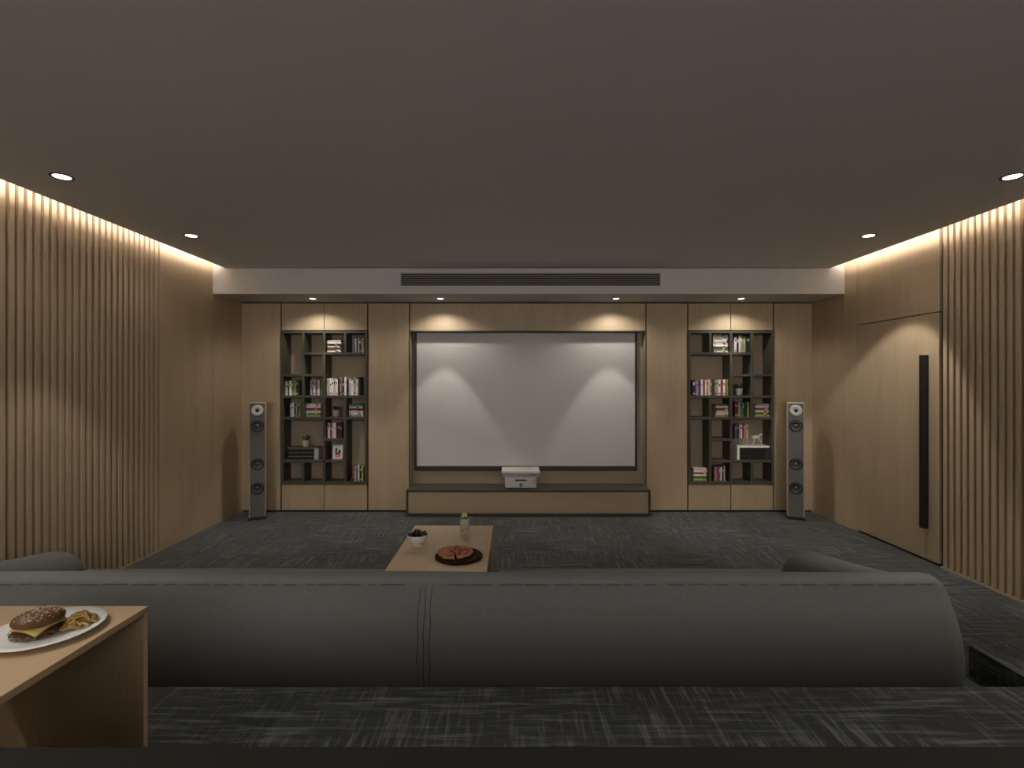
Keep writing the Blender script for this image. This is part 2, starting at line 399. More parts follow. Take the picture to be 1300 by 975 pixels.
# ------------------------------------------------------------------ bookcases
BD = 0.20
def bookcase(name, x0, x1, verts, hors, label):
    e = empty(name, ((x0 + x1) / 2, YB, 0), label, 'bookcase', 'built-in bookcases')
    T = 0.028
    W, H = x1 - x0, ZSH - ZSL
    xs = [x0 + T / 2 + i * (W - T) / 4 for i in range(5)]
    zs = [ZSH - T / 2 - j * (H - T) / 7 for j in range(8)]
    yf = YB - 0.012
    child_box(e, 'back_panel', x0 + 0.002, x1 - 0.002, YB + BD, YB + BD + 0.012, ZSL, ZSH, BACKB)
    for i in (0, 4): child_box(e, 'side_panel', xs[i] - T / 2, xs[i] + T / 2, yf, YB + BD, ZSL, ZSH, OLIVE, 0.0012)
    for j, nm in ((0, 'top_board'), (7, 'bottom_board')): child_box(e, nm, xs[0] + T / 2, xs[4] - T / 2, yf, YB + BD, zs[j] - T / 2, zs[j] + T / 2, OLIVE, 0.0012)
    for (i, j0, j1) in verts: child_box(e, 'divider', xs[i] - T / 2, xs[i] + T / 2, yf + 0.001, YB + BD, zs[j1] + T / 2, zs[j0] - T / 2, OLIVE, 0.0012)
    for (j, i0, i1) in hors: child_box(e, 'shelf', xs[i0] + T / 2, xs[i1] - T / 2, yf + 0.002, YB + BD, zs[j] - T / 2, zs[j] + T / 2, OLIVE, 0.0012)
    xm = (x0 + x1) / 2; gg = 0.006
    child_box(e, 'carcass', x0 + 0.002, x1 - 0.002, YB + 0.022, YB + BD, ZSH + 0.003, ZS - 0.004, JOINT)
    child_box(e, 'carcass', x0 + 0.002, x1 - 0.002, YB + 0.022, YB + BD, 0.0, ZSL - 0.003, JOINT)
    for (a, b) in ((x0 + gg, xm - gg * 0.6), (xm + gg * 0.6, x1 - gg)):
        child_box(e, 'upper_door', a, b, YB, YB + 0.02, ZSH + 0.008, ZS - 0.012, W_V, 0.0015)
        child_box(e, 'lower_door', a, b, YB, YB + 0.02, 0.022, ZSL - 0.005, W_V, 0.0015)
    return xs, zs, T
Lx, Lz, BT = bookcase('built_in_bookcase', PX(357) + 0.002, PX(467) - 0.002, [(1, 0, 3), (1, 3, 4), (1, 6, 7), (2, 0, 3), (2, 3, 4), (2, 4, 6), (2, 6, 7), (3, 0, 1), (3, 3, 4), (3, 4, 7)],
    [(1, 1, 2), (1, 2, 4), (2, 0, 1), (2, 1, 2), (3, 0, 4), (4, 0, 4), (5, 2, 3), (6, 0, 2), (6, 2, 3)], 'olive grid bookcase built into the wall left of the screen')
Rx, Rz, _ = bookcase('built_in_bookcase', PX(873) + 0.002, PX(982) - 0.002, [(1, 0, 1), (1, 3, 4), (1, 4, 7), (2, 0, 3), (2, 3, 4), (2, 4, 7), (3, 0, 3), (3, 3, 4), (3, 6, 7)],
    [(1, 0, 2), (1, 2, 3), (2, 2, 3), (2, 3, 4), (3, 0, 4), (4, 0, 4), (5, 1, 2), (6, 1, 2), (6, 2, 4)], 'olive grid bookcase built into the wall right of the screen')

# ------------------------------------------------------------------ books
BC = {'white': (0.86, 0.84, 0.80), 'cream': (0.60, 0.52, 0.40), 'grey': (0.42, 0.42, 0.41), 'black': (0.012, 0.011, 0.011), 'charcoal': (0.05, 0.045, 0.045),
      'red': (0.42, 0.035, 0.04), 'dark red': (0.14, 0.015, 0.02), 'pink': (0.62, 0.30, 0.30), 'green': (0.03, 0.22, 0.05), 'lime': (0.40, 0.42, 0.08),
      'yellow': (0.66, 0.58, 0.05), 'blue': (0.08, 0.17, 0.40), 'pale blue': (0.34, 0.48, 0.56), 'teal': (0.08, 0.30, 0.30), 'brown': (0.15, 0.08, 0.045),
      'orange': (0.60, 0.22, 0.05), 'purple': (0.16, 0.08, 0.22), 'tan': (0.42, 0.30, 0.18)}
PAGES = mat('book_pages', (0.62, 0.57, 0.47), rough=0.9, var=0.08, scale=200, stretch=(1, 1, 6))
def bmat(c): return mat('cover_' + c.replace(' ', '_'), BC[c], rough=0.45, var=0.08, scale=40)
BAND = ['white', 'black', 'cream', 'red', 'yellow', 'grey', 'charcoal']
def book_mesh(t, h, d, col):
    """upright book, spine towards -Y, standing on z=0, centred in x; spine at y=0"""
    b = MB(); c = min(0.0022, t * 0.16)
    b.box(-t / 2, -t / 2 + c, 0.0015, d, 0, h, 0); b.box(t / 2 - c, t / 2, 0.0015, d, 0, h, 0)        # boards
    b.add([(-t / 2, 0.0015, 0), (-t * 0.25, -0.0012, 0), (t * 0.25, -0.0012, 0), (t / 2, 0.0015, 0), (t / 2 - c, 0.004, 0), (-t / 2 + c, 0.004, 0),
           (-t / 2, 0.0015, h), (-t * 0.25, -0.0012, h), (t * 0.25, -0.0012, h), (t / 2, 0.0015, h), (t / 2 - c, 0.004, h), (-t / 2 + c, 0.004, h)],
          [(0, 1, 7, 6), (1, 2, 8, 7), (2, 3, 9, 8), (3, 4, 10, 9), (4, 5, 11, 10), (5, 0, 6, 11), (5, 4, 3, 2, 1, 0), (6, 7, 8, 9, 10, 11)], 0)   # rounded spine
    b.box(-t / 2 + c, t / 2 - c, 0.0042, d - 0.004, 0.003, h - 0.003, 1)                                # pages
    band = random.choice([x for x in BAND if x != col]); k = random.random()
    z0 = h * random.uniform(0.55, 0.72); z1 = z0 + h * random.uniform(0.1, 0.22)
    b.box(-t * 0.27, t * 0.27, -0.0022, 0.001, z0, z1, 2)                                               # title block on the spine
    if k > 0.4: b.box(-t * 0.27, t * 0.27, -0.0022, 0.001, h * 0.08, h * 0.16, 2)
    o = b.build('book', [bmat(col), PAGES, bmat(band)]); me = o.data; bpy.data.objects.remove(o); return me
ORD = ['first', 'second', 'third', 'fourth', 'fifth', 'sixth', 'seventh', 'eighth', 'ninth', 'tenth', 'eleventh', 'twelfth', 'thirteenth', 'fourteenth', 'fifteenth', 'sixteenth', 'seventeenth', 'eighteenth']
SB = 110.6
XB = lambda p: (p - 650) / SB
def upright(case, zf, p0, p1, cols, hpx, where, group, hv=0.10, lean_last=None):
    x0, x1 = XB(p0), XB(p1); n = len(cols)
    ws = [random.uniform(0.75, 1.25) for _ in cols]; k = (x1 - x0 - 0.0006 * n) / sum(ws)
    x = x0
    for i, (c, wd) in enumerate(zip(cols, ws)):
        t = wd * k; h = hpx / SB * random.uniform(1 - hv, 1)
        me = book_mesh(t - 0.0004, h, random.uniform(0.115, 0.14), c)
        o = bpy.data.objects.new('book', me); COL.objects.link(o)
        o.location = (x + t / 2, YB + 0.035 + random.uniform(0, 0.008), zf)
        tag(o, '%s upright book, %s from left %s' % (c, ORD[i], where), 'book', group)
        x += t + 0.0006
def stack(case, zf, p0, p1, items, hpx, where, group):
    """items from the bottom up"""
    x0, x1 = XB(p0), XB(p1); n = len(items)
    ws = [random.uniform(0.8, 1.2) for _ in items]; k = (hpx / SB - 0.0006 * n) / sum(ws); z = zf
    for i, (c, wd) in enumerate(zip(items, ws)):
        t = wd * k; L = (x1 - x0) * random.uniform(0.86, 1.0)
        me = book_mesh(t - 0.0004, L, random.uniform(0.12, 0.145), c)
        o = bpy.data.objects.new('book', me); COL.objects.link(o)
        cx = (x0 + x1) / 2 + random.uniform(-1, 1) * ((x1 - x0) - L) / 2
        o.rotation_euler = (0, PI / 2, 0)
        o.location = (cx - L / 2, YB + 0.035 + random.uniform(0, 0.012), z + t / 2)
        tag(o, '%s flat book, %s from bottom %s' % (c, ORD[i], where), 'book', group)
        z += t + 0.0006
    return z
fz = lambda zz, j: zz[j + 1] + BT / 2 + 0.0004
LW = lambda t: 'in ' + t + ' of left bookcase'
RW = lambda t: 'in ' + t + ' of right bookcase'
upright('L', fz(Lz, 0), 449.0, 462.0, ['brown', 'pale blue', 'charcoal', 'grey', 'black', 'blue', 'lime'], 20, LW('top corner cell'), 'books in top corner cell, left bookcase')
stack('L', fz(Lz, 0), 414.0, 433.5, ['white', 'green', 'red', 'white', 'black', 'white', 'cream'], 15.5, LW('top row'), 'stacked books in top row, left bookcase')
upright('L', fz(Lz, 2), 360.5, 381.5, ['pink', 'white', 'dark red', 'white', 'green', 'lime', 'charcoal', 'black'], 19.5, LW('third row, first cell'), 'books in third row first cell, left bookcase')
upright('L', fz(Lz, 2), 394.0, 409.0, ['pink', 'blue', 'white', 'red', 'pale blue', 'white', 'black', 'lime'], 20, LW('third row, second cell'), 'books in third row second cell, left bookcase', 0.06)
upright('L', fz(Lz, 2), 414.0, 458.0, ['white', 'grey', 'white', 'white', 'cream', 'white', 'black', 'tan', 'charcoal', 'white', 'black', 'grey', 'white', 'cream', 'white', 'charcoal'], 24, LW('wide third row cell'), 'books in wide cell, left bookcase', 0.2)
upright('L', fz(Lz, 3), 368.5, 382.0, ['pale blue', 'white', 'black', 'grey', 'charcoal', 'lime'], 19, LW('fourth row'), 'upright books in fourth row, left bookcase')
stack('L', fz(Lz, 3), 388.0, 408.0, ['lime', 'green', 'white', 'red', 'white', 'white'], 16.5, LW('fourth row, second cell'), 'stacked books in fourth row second cell, left bookcase')
stack('L', fz(Lz, 3), 443.0, 462.0, ['cream', 'white', 'white', 'red', 'white', 'green'], 16, LW('fourth row, last cell'), 'stacked books in fourth row last cell, left bookcase')
upright('L', fz(Lz, 4), 413.5, 434.5, ['charcoal', 'white', 'red', 'white', 'white', 'black', 'dark red', 'charcoal'], 19.5, LW('fifth row'), 'books in fifth row, left bookcase')
upright('L', fz(Lz, 6), 448.0, 461.5, ['red', 'grey', 'blue', 'white', 'black', 'lime'], 20.5, LW('bottom row'), 'books in bottom row, left bookcase')

z = stack('R', fz(Rz, 0), 905.0, 924.5, ['white', 'green', 'red', 'white', 'white', 'cream', 'grey', 'white', 'grey'], 23, RW('top row'), 'stacked books in top row, right bookcase')
upright('R', fz(Rz, 0), 932.0, 953.5, ['white', 'black', 'white', 'pink', 'teal', 'lime', 'charcoal', 'black', 'yellow'], 21.5, RW('top row'), 'upright books in top row, right bookcase')
upright('R', fz(Rz, 2), 879.0, 925.5, ['charcoal', 'blue', 'pink', 'purple', 'white', 'red', 'white', 'tan', 'cream', 'brown', 'charcoal', 'tan', 'pale blue', 'white', 'red', 'white', 'green', 'lime'], 20.5, RW('third row'), 'books in third row, right bookcase', 0.06)
stack('R', fz(Rz, 3), 908.0, 926.0, ['cream', 'white', 'white', 'red', 'white', 'green'], 16, RW('fourth row, second cell'), 'stacked books in fourth row second cell, right bookcase')
upright('R', fz(Rz, 3), 932.5, 951.5, ['dark red', 'charcoal', 'pink', 'teal', 'green', 'black', 'charcoal', 'yellow'], 19.5, RW('fourth row'), 'upright books in fourth row, right bookcase', 0.05)
stack('R', fz(Rz, 3), 958.0, 977.0, ['lime', 'green', 'white', 'red', 'white', 'grey'], 16.5, RW('fourth row, last cell'), 'stacked books in fourth row last cell, right bookcase')
stack('R', fz(Rz, 6), 880.0, 899.0, ['lime', 'green', 'white', 'red', 'white', 'cream'], 16.5, RW('bottom row'), 'stacked books in bottom row, right bookcase')
upright('R', fz(Rz, 6), 905.0, 920.5, ['charcoal', 'pink', 'red', 'blue', 'white', 'black', 'cream'], 19.5, RW('bottom row'), 'upright books in bottom row, right bookcase')

# black bound volumes lying in the big lower cells
def volumes(zf, p0, p1, n, hpx, where, group, endcol, top=None):
    x0, x1 = XB(p0), XB(p1); t = hpx / SB / n; z = zf
    for i in range(n):
        b = MB(); L = x1 - x0; dx = random.uniform(-0.002, 0.002)
        b.cbox(0, L * 0.86, 0, 0.15, 0, t - 0.0012, 0.003, 0)
        b.cbox(L * 0.86, L, 0.002, 0.148, 0.0015, t - 0.003, 0.001, 1)
        b.box(0.02, L * 0.84, -0.0006, 0.002, t * 0.80, t * 0.86, 1)
        for q in (0.12, 0.32, 0.52, 0.72): b.box(L * q, L * q + 0.006, -0.0006, 0.002, t * 0.2, t * 0.75, 2)
        o = b.build('bound_volume', [bmat('black'), bmat(endcol), bmat('charcoal')]); o.location = (x0 + dx, YB + 0.03, z)
        tag(o, 'black bound volume, %s from bottom %s' % (ORD[i], where), 'book', group)
        z += t
    return z
zL = volumes(fz(Lz, 5), 364.5, 405.0, 3, 14.5, 'under the potted plant, left bookcase', 'black volumes, left bookcase', 'grey')
o = wbox('book', XB(364.0), XB(404.0), YB + 0.028, YB + 0.178, zL, zL + 0.012, bmat('brown'), None, 0.002)
tag(o, 'thin brown book on the black volumes under a potted plant', 'book')
zL += 0.0124
zR = volumes(fz(Rz, 5), 938.5, 976.0, 3, 15.0, 'under the silver ornament, right bookcase', 'black volumes, right bookcase', 'charcoal')
o = wbox('book', XB(935.2), XB(938.2), YB + 0.03, YB + 0.17, fz(Rz, 5), fz(Rz, 5) + 18.0 / SB, bmat('white'), None, 0.001)
tag(o, 'slim white book standing at left end of the black volumes', 'book')
o = wbox('book', XB(938.6), XB(976.0), YB + 0.03, YB + 0.175, zR + 0.0003, zR + 0.021, bmat('white'), None, 0.002)
tag(o, 'white book lying on top of the black volumes, right bookcase', 'book')
zR += 0.0214

# wire riser that lifts a row of books above the volumes
rs = empty('wire_riser', (XB(941), YB + 0.11, zR), 'small silver wire riser under books in right bookcase', 'stand')
SILV = mat('silver_metal', (0.78, 0.76, 0.73), rough=0.35, metal=0.25, var=0.05)
ra, rb_ = XB(932.2) - XB(941), XB(950) - XB(941); rh = (Rz[5] + 0.012) - zR
MB().cbox(ra, rb_, -0.05, 0.05, rh - 0.004, rh, 0.001).build('plate', mat('dark_riser_plate', (0.06, 0.055, 0.05), rough=0.5), rs)
for (x, y) in ((-0.014, -0.045), (rb_ - 0.006, -0.045), (-0.014, 0.045), (rb_ - 0.006, 0.045)):
    MB().tube([(x, y, 0), (x + 0.003, y, rh * 0.5), (x, y, rh - 0.004)], 0.0022, 6).build('leg', SILV, rs, True)
upright('R', zR + rh + 0.0004, 932.4, 949.6, ['blue', 'charcoal', 'pink', 'white', 'red', 'tan', 'cream'], 19, 'on riser in right bookcase', 'books on the riser, right bookcase')

# silver ornament: a slender long-legged figure
sc = empty('silver_ornament', (XB(962), YB + 0.07, zR), 'silver long-legged animal ornament on the white book', 'ornament')
v, f = rbox((0.075, 0.026, 0.030), 0.012, 3, (3, 2, 2), (0.006, 0.003, 0.004))
MB().add(v, f, 0, Matrix.Translation((-0.012, 0, 0.098)) @ Matrix.Rotation(math.radians(-8), 4, 'Y')).build('body', SILV, sc, True)
MB().tube([(0.018, 0, 0.098), (0.032, 0, 0.118), (0.042, 0, 0.130)], [0.011, 0.008, 0.006]).build('neck', SILV, sc, True)
v, f = rbox((0.030, 0.014, 0.016), 0.007, 3, (2, 1, 1)); MB().add(v, f, 0, Matrix.Translation((0.046, 0, 0.132)) @ Matrix.Rotation(math.radians(25), 4, 'Y')).build('head', SILV, sc, True)
for a, bxx, y in ((0.016, 0.060, 0.008), (0.016, 0.052, -0.008), (-0.040, -0.050, 0.008), (-0.040, -0.042, -0.008)):
    MB().tube([(a, y, 0.092), ((a + bxx) / 2 + 0.008, y, 0.05), (bxx, y, 0.004), (bxx + 0.004, y, 0.0)], [0.006, 0.0042, 0.0036, 0.005], 8).build('leg', SILV, sc, True)
MB().tube([(-0.048, 0, 0.104), (-0.064, 0, 0.096), (-0.068, 0, 0.076)], [0.004, 0.003, 0.002], 6).build('tail', SILV, sc, True)

# small framed print
fp = empty('framed_print', (XB(428.3), YB + 0.055, fz(Lz, 5)), 'small white framed print with black and red shapes, left bookcase', 'picture')
fp.rotation_euler = (math.radians(-6), 0, 0)
fw, fh = 13.6 / SB, 18.6 / SB
fr = MB(); q = 0.008
fr.cbox(-fw / 2, fw / 2, -0.006, 0.006, 0, q, 0.001).cbox(-fw / 2, fw / 2, -0.006, 0.006, fh - q, fh, 0.001).cbox(-fw / 2, -fw / 2 + q, -0.006, 0.006, q, fh - q, 0.001).cbox(fw / 2 - q, fw / 2, -0.006, 0.006, q, fh - q, 0.001)
fr.build('frame', bmat('cream'), fp)
MB().box(-fw / 2 + q, fw / 2 - q, -0.001, 0.004, q, fh - q).build('paper', bmat('white'), fp)
pr = MB()
def blob(cx, cz, rx, rz, mi, n=10, y=-0.0016):
    v = [(cx + rx * math.cos(2 * PI * k / n), y, cz + rz * math.sin(2 * PI * k / n)) for k in range(n)]
    v += [(p[0], -0.0009, p[2]) for p in v[:n]]
    pr.add(v, [tuple(range(n))] + [(k, (k + 1) % n, n + (k + 1) % n, n + k) for k in range(n)], mi)
blob(-0.018, 0.115, 0.013, 0.014, 0); blob(-0.020, 0.093, 0.010, 0.016, 0); blob(0.016, 0.105, 0.009, 0.009, 0); blob(0.020, 0.088, 0.016, 0.012, 0)
blob(0.0, 0.070, 0.034, 0.012, 1); blob(-0.014, 0.050, 0.020, 0.010, 2); blob(0.020, 0.048, 0.014, 0.010, 1); blob(0.0, 0.030, 0.034, 0.005, 2)
pr.build('artwork', [bmat('black'), bmat('red'), bmat('orange')], fp)
MB().box(-0.01, 0.01, 0.006, 0.010, 0.004, fh * 0.6).build('strut', bmat('brown'), fp)

# small potted plants
LEAF = mat('plant_leaf', (0.10, 0.16, 0.045), rough=0.5, var=0.35, scale=25)
FLOW = mat('plant_flower', (0.62, 0.60, 0.16), rough=0.6, var=0.3, scale=40)
POT = mat('white_pot', (0.70, 0.69, 0.66), rough=0.5, var=0.04)
SOIL = mat('soil', (0.03, 0.022, 0.016), rough=0.95, var=0.3)
def plant(x, y, z, label, seed, s=1.0, flower=FLOW):
    rnd = random.Random(seed)
    e = empty('potted_plant', (x, y, z), label, 'plant', 'small potted plants')
    n = 28; V, F = [], []
    prof = [(0.026, 0), (0.030, 0.004), (0.036, 0.035), (0.041, 0.066), (0.043, 0.074), (0.040, 0.074), (0.037, 0.062)]
    for i, (r, zz) in enumerate(prof):
        for k in range(n):
            rr = r * (1 + (0.035 if 0 < i < 4 else 0) * (1 if k % 2 else -1)); a = 2 * PI * k / n
            V.append((rr * math.cos(a) * s, rr * math.sin(a) * s, zz * s))
    for i in range(len(prof) - 1):
        for k in range(n): F.append((i * n + k, i * n + (k + 1) % n, (i + 1) * n + (k + 1) % n, (i + 1) * n + k))
    F.append(tuple(range(n))[::-1])
    mesh_obj('pot', V, F, POT, e, True)
    MB().lathe([(0.0005, 0.064 * s), (0.036 * s, 0.064 * s), (0.036 * s, 0.060 * s), (0.0005, 0.058 * s)], 16).build('soil', SOIL, e)
    st = MB()
    lv, fl_ = MB(), []
    def leaf(p, d, L, wd, mb):
        d = d.normalized(); u = d.cross(Vector((0.1, 0.2, 1))).normalized(); nrm = u.cross(d)
        pts = [p, p + d * L * .35 + u * wd, p + d * L * .75 + u * wd * .7, p + d * L, p + d * L * .75 - u * wd * .7, p + d * L * .35 - u * wd, p + d * L * .5 + nrm * wd * .35]
        mb.add(pts, [(0, 1, 6), (1, 2, 6), (2, 3, 6), (3, 4, 6), (4, 5, 6), (5, 0, 6)])
    fm = MB()
    for k in range(15):
        a = rnd.uniform(0, 2 * PI); tilt = rnd.uniform(0.1, 1.0); L = rnd.uniform(0.035, 0.075) * s
        d = Vector((math.cos(a) * tilt, math.sin(a) * tilt, 1)).normalized(); p0 = Vector((math.cos(a) * 0.012 * s, math.sin(a) * 0.012 * s, 0.06 * s)); p1 = p0 + d * L
        st.tube([p0, p0 + d * L * .5 + Vector((0, 0, .004)), p1], 0.0011 * s, 5)
        for q in range(5):
            aa = a + rnd.uniform(-2, 2); dd = Vector((math.cos(aa), math.sin(aa), rnd.uniform(-0.1, 0.9))); dd.y *= 0.75
            leaf(p0 + d * L * rnd.uniform(0.4, 1.0), dd, rnd.uniform(0.016, 0.028) * s, 0.006 * s, lv)
        if k % 4 == 0:
            for q in range(6):
                aa = q * PI / 3; leaf(p1, Vector((math.cos(aa), math.sin(aa), 0.5)), 0.013 * s, 0.0045 * s, fm)
    st.build('stems', LEAF, e, True); lf = lv.build('leaves', LEAF, e); lf['kind'] = 'stuff'; fm.build('flowers', flower, e)
plant(XB(426), YB + 0.075, fz(Lz, 3), 'flowering potted plant in a cell of its own, left bookcase', 3, 1.0)
plant(XB(386.5), YB + 0.085, zL, 'potted plant standing on black volumes, left bookcase', 8, 1.0, mat('pale_flower', (0.6, 0.6, 0.5), var=0.2))
plant(XB(939.5), YB + 0.08, fz(Rz, 2), 'yellow flowering potted plant in right bookcase', 12, 1.05)

# ------------------------------------------------------------------ projection screen, console, projector
SY = YB + 0.10
sn = empty('projection_screen', (0.16, SY, 0.5), 'large pale grey fixed projection screen in dark frame', 'screen')
sx0, sx1, sz0, sz1 = -1.104, 1.423, 0.508, 2.048
SF = mat('screen_frame', (0.040, 0.036, 0.028), rough=0.5)
fwd = 0.026
child_box(sn, 'screen_fabric', sx0, sx1, SY + 0.005, SY + 0.012, sz0, sz1, SCREEN)
child_box(sn, 'frame_rail', sx0 - fwd, sx1 + fwd, SY - 0.012, SY + 0.04, sz0 - 0.055, sz0, SF, 0.003)
child_box(sn, 'frame_rail', sx0 - fwd, sx1 + fwd, SY - 0.012, SY + 0.04, sz1, sz1 + 0.004, SF, 0.001)
child_box(sn, 'frame_stile', sx0 - fwd, sx0, SY - 0.012, SY + 0.04, sz0, sz1, SF, 0.003)
child_box(sn, 'frame_stile', sx1, sx1 + fwd, SY - 0.012, SY + 0.04, sz0, sz1, SF, 0.003)

CY = 5.63; CZ = 0.295
cs = empty('media_console', (0.18, 5.75, 0), 'low wood and olive media console under the screen', 'console')
cx0, cx1 = -1.165, 1.525
child_box(cs, 'plinth', cx0 + 0.02, cx1 - 0.02, CY + 0.04, NB - 0.01, 0, 0.03, JOINT)
child_box(cs, 'carcass', cx0 + 0.02, cx1 - 0.02, CY + 0.02, NB - 0.004, 0.03, CZ - 0.02, JOINT)
child_box(cs, 'top_board', cx0, cx1, CY - 0.002, YB - 0.006, CZ - 0.022, CZ, OLIVE, 0.002)
child_box(cs, 'top_board', cx0 + 0.015, cx1 - 0.015, YB - 0.006, NB - 0.002, CZ - 0.022, CZ, OLIVE)
child_box(cs, 'bottom_board', cx0, cx1, CY - 0.002, YB - 0.006, 0.012, 0.034, OLIVE, 0.002)
child_box(cs, 'side_panel', cx0, cx0 + 0.02, CY - 0.002, YB - 0.006, 0.034, CZ - 0.022, OLIVE, 0.002)
child_box(cs, 'side_panel', cx1 - 0.02, cx1, CY - 0.002, YB - 0.006, 0.034, CZ - 0.022, OLIVE, 0.002)
child_box(cs, 'drawer_front', cx0 + 0.024, cx1 - 0.024, CY + 0.002, CY + 0.02, 0.038, CZ - 0.027, W_H, 0.0015)

pj = empty('projector', (0.096, 5.667, CZ), 'white boxy projector standing on the media console', 'projector')
v, f = rbox((0.348, 0.22, 0.126), 0.008, 2, (2, 2, 2))
MB().add(v, f, 0, Matrix.Translation((0, 0.115, 0.073))).build('body', PLASTIC, pj, True)
v, f = rbox((0.425, 0.29, 0.042), 0.010, 2, (2, 2, 1))
MB().add(v, f, 0, Matrix.Translation((0.0, 0.122, 0.186))).build('top_cover', PLASTIC, pj, True)
v, f = rbox((0.40, 0.26, 0.032), 0.008, 2, (2, 2, 1))
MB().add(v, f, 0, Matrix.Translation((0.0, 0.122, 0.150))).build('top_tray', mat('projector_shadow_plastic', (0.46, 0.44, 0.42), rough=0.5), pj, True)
MB().cbox(-0.062, 0.066, 0.003, 0.008, 0.089, 0.106, 0.002).build('slot', JOINT, pj)
MB().cbox(0.096, 0.158, -0.011, -0.004, 0.158, 0.166, 0.002).build('display', JOINT, pj)
M = Matrix.Translation((0.004, 0.005, 0.046)) @ Matrix.Rotation(PI / 2, 4, 'X')
MB().lathe([(0.019, -0.002), (0.019, 0.006), (0.016, 0.012), (0.0005, 0.013)], 20, 0, M).build('knob', mat('knob_grey', (0.16, 0.155, 0.14), rough=0.4), pj, True)
for k in range(3):
    for q in range(2):
        MB().cbox(0.136 + q * 0.016, 0.146 + q * 0.016, 0.0015, 0.006, 0.070 + k * 0.016, 0.078 + k * 0.016, 0.001).build('button', mat('button_grey', (0.12, 0.12, 0.12), rough=0.5), pj)
for (x, y) in ((-0.14, 0.03), (0.14, 0.03), (-0.14, 0.2), (0.14, 0.2)):
    MB().lathe([(0.012, 0), (0.014, 0.004), (0.014, 0.012)], 12, 0, Matrix.Translation((x, y, 0))).build('foot', JOINT, pj)

# ------------------------------------------------------------------ floor-standing speakers
GRY = mat('speaker_baffle', (0.125, 0.116, 0.102), rough=0.6, var=0.05)
SPW = wood('speaker_veneer', (0.42, 0.36, 0.27), 'z', var=0.1)
RUB = mat('driver_rubber', (0.020, 0.020, 0.020), rough=0.45, spec=0.5)
CONE = mat('driver_cone', (0.075, 0.073, 0.070), rough=0.4, spec=0.5)
TWE = mat('tweeter_silver', (0.50, 0.49, 0.46), rough=0.4, metal=0.3, var=0.04)
def speaker(x, y, rz, label):
    e = empty('floor_speaker', (x, y, 0), label, 'speaker', 'floor-standing speakers', rz)
    hw = 0.083
    MB().cbox(-hw, hw, 0.004, 0.20, 0.028, 1.26, 0.004).build('cabinet', SPW, e)
    MB().cbox(-hw + 0.010, hw - 0.010, -0.004, 0.006, 0.036, 1.250, 0.003).build('baffle', GRY, e)
    MB().cbox(-hw - 0.006, hw + 0.006, -0.006, 0.206, 0.0, 0.018, 0.003).cbox(-hw + 0.02, hw - 0.02, 0.02, 0.18, 0.016, 0.03, 0.002).build('plinth', RUB, e)
    RX = Matrix.Rotation(PI / 2, 4, 'X')
    M = Matrix.Translation((0, -0.004, 1.176)) @ RX
    MB().lathe([(0.060, -0.002), (0.060, 0.004), (0.055, 0.006), (0.026, 0.002), (0.022, 0.001), (0.0005, 0.001)], 28, 0, M).build('tweeter_plate', TWE, e, True)
    MB().lathe([(0.020, 0.0), (0.018, 0.008), (0.010, 0.013), (0.0005, 0.015)], 20, 0, M).build('tweeter_dome', RUB, e, True)
    for zz in (1.010, 0.600, 0.342):
        M = Matrix.Translation((0, -0.004, zz)) @ RX
        d = MB().lathe([(0.066, -0.002), (0.066, 0.004), (0.060, 0.008), (0.054, 0.006), (0.050, 0.001)], 32, 0, M).build('driver_ring', RUB, e, True)
        c = MB().lathe([(0.051, 0.0015), (0.047, 0.0045), (0.042, 0.002), (0.030, 0.0005), (0.022, 0.0004), (0.018, 0.006), (0.010, 0.011), (0.0005, 0.013)], 28, 0, M).build('cone', CONE, e, True)
        c.parent = d
    return e
speaker(-2.735, 5.50, math.radians(25), 'slim grey floor-standing speaker left of the left bookcase')
speaker(3.050, 5.50, math.radians(-26), 'slim grey floor-standing speaker right of the right bookcase')

# ------------------------------------------------------------------ bridge tables
TW, TT = 0.556, 0.020
def bridge_table(x0, x1, y0, y1, z0, h, label):
    e = empty('bridge_table', ((x0 + x1) / 2, y1, z0), label, 'table', 'wood bridge tables')
    child_box(e, 'tabletop', x0, x1, y0, y1, z0 + h - TT, z0 + h, W_TB, 0.0015)
    child_box(e, 'end_panel', x0 + 0.0006, x1 - 0.0006, y1 - TT, y1 - 0.0006, z0, z0 + h - TT, wood('table_oak_upright', (0.50, 0.36, 0.22), 'z', var=0.1), 0.0015)
    child_box(e, 'end_panel', x0 + 0.0006, x1 - 0.0006, y0 + 0.0006, y0 + TT, z0, z0 + h - TT, MATS['table_oak_upright'], 0.0015)
T1 = (-0.690, -0.136); H = 0.46
bridge_table(T1[0], T1[1], 2.42, 3.645, 0, H, 'pale wood bridge table in middle of the front sofa')
T2 = (-1.730, -1.172)
bridge_table(T2[0], T2[1], 0.55, 1.650, PZ, H, 'pale wood bridge table with the burger, on the platform')

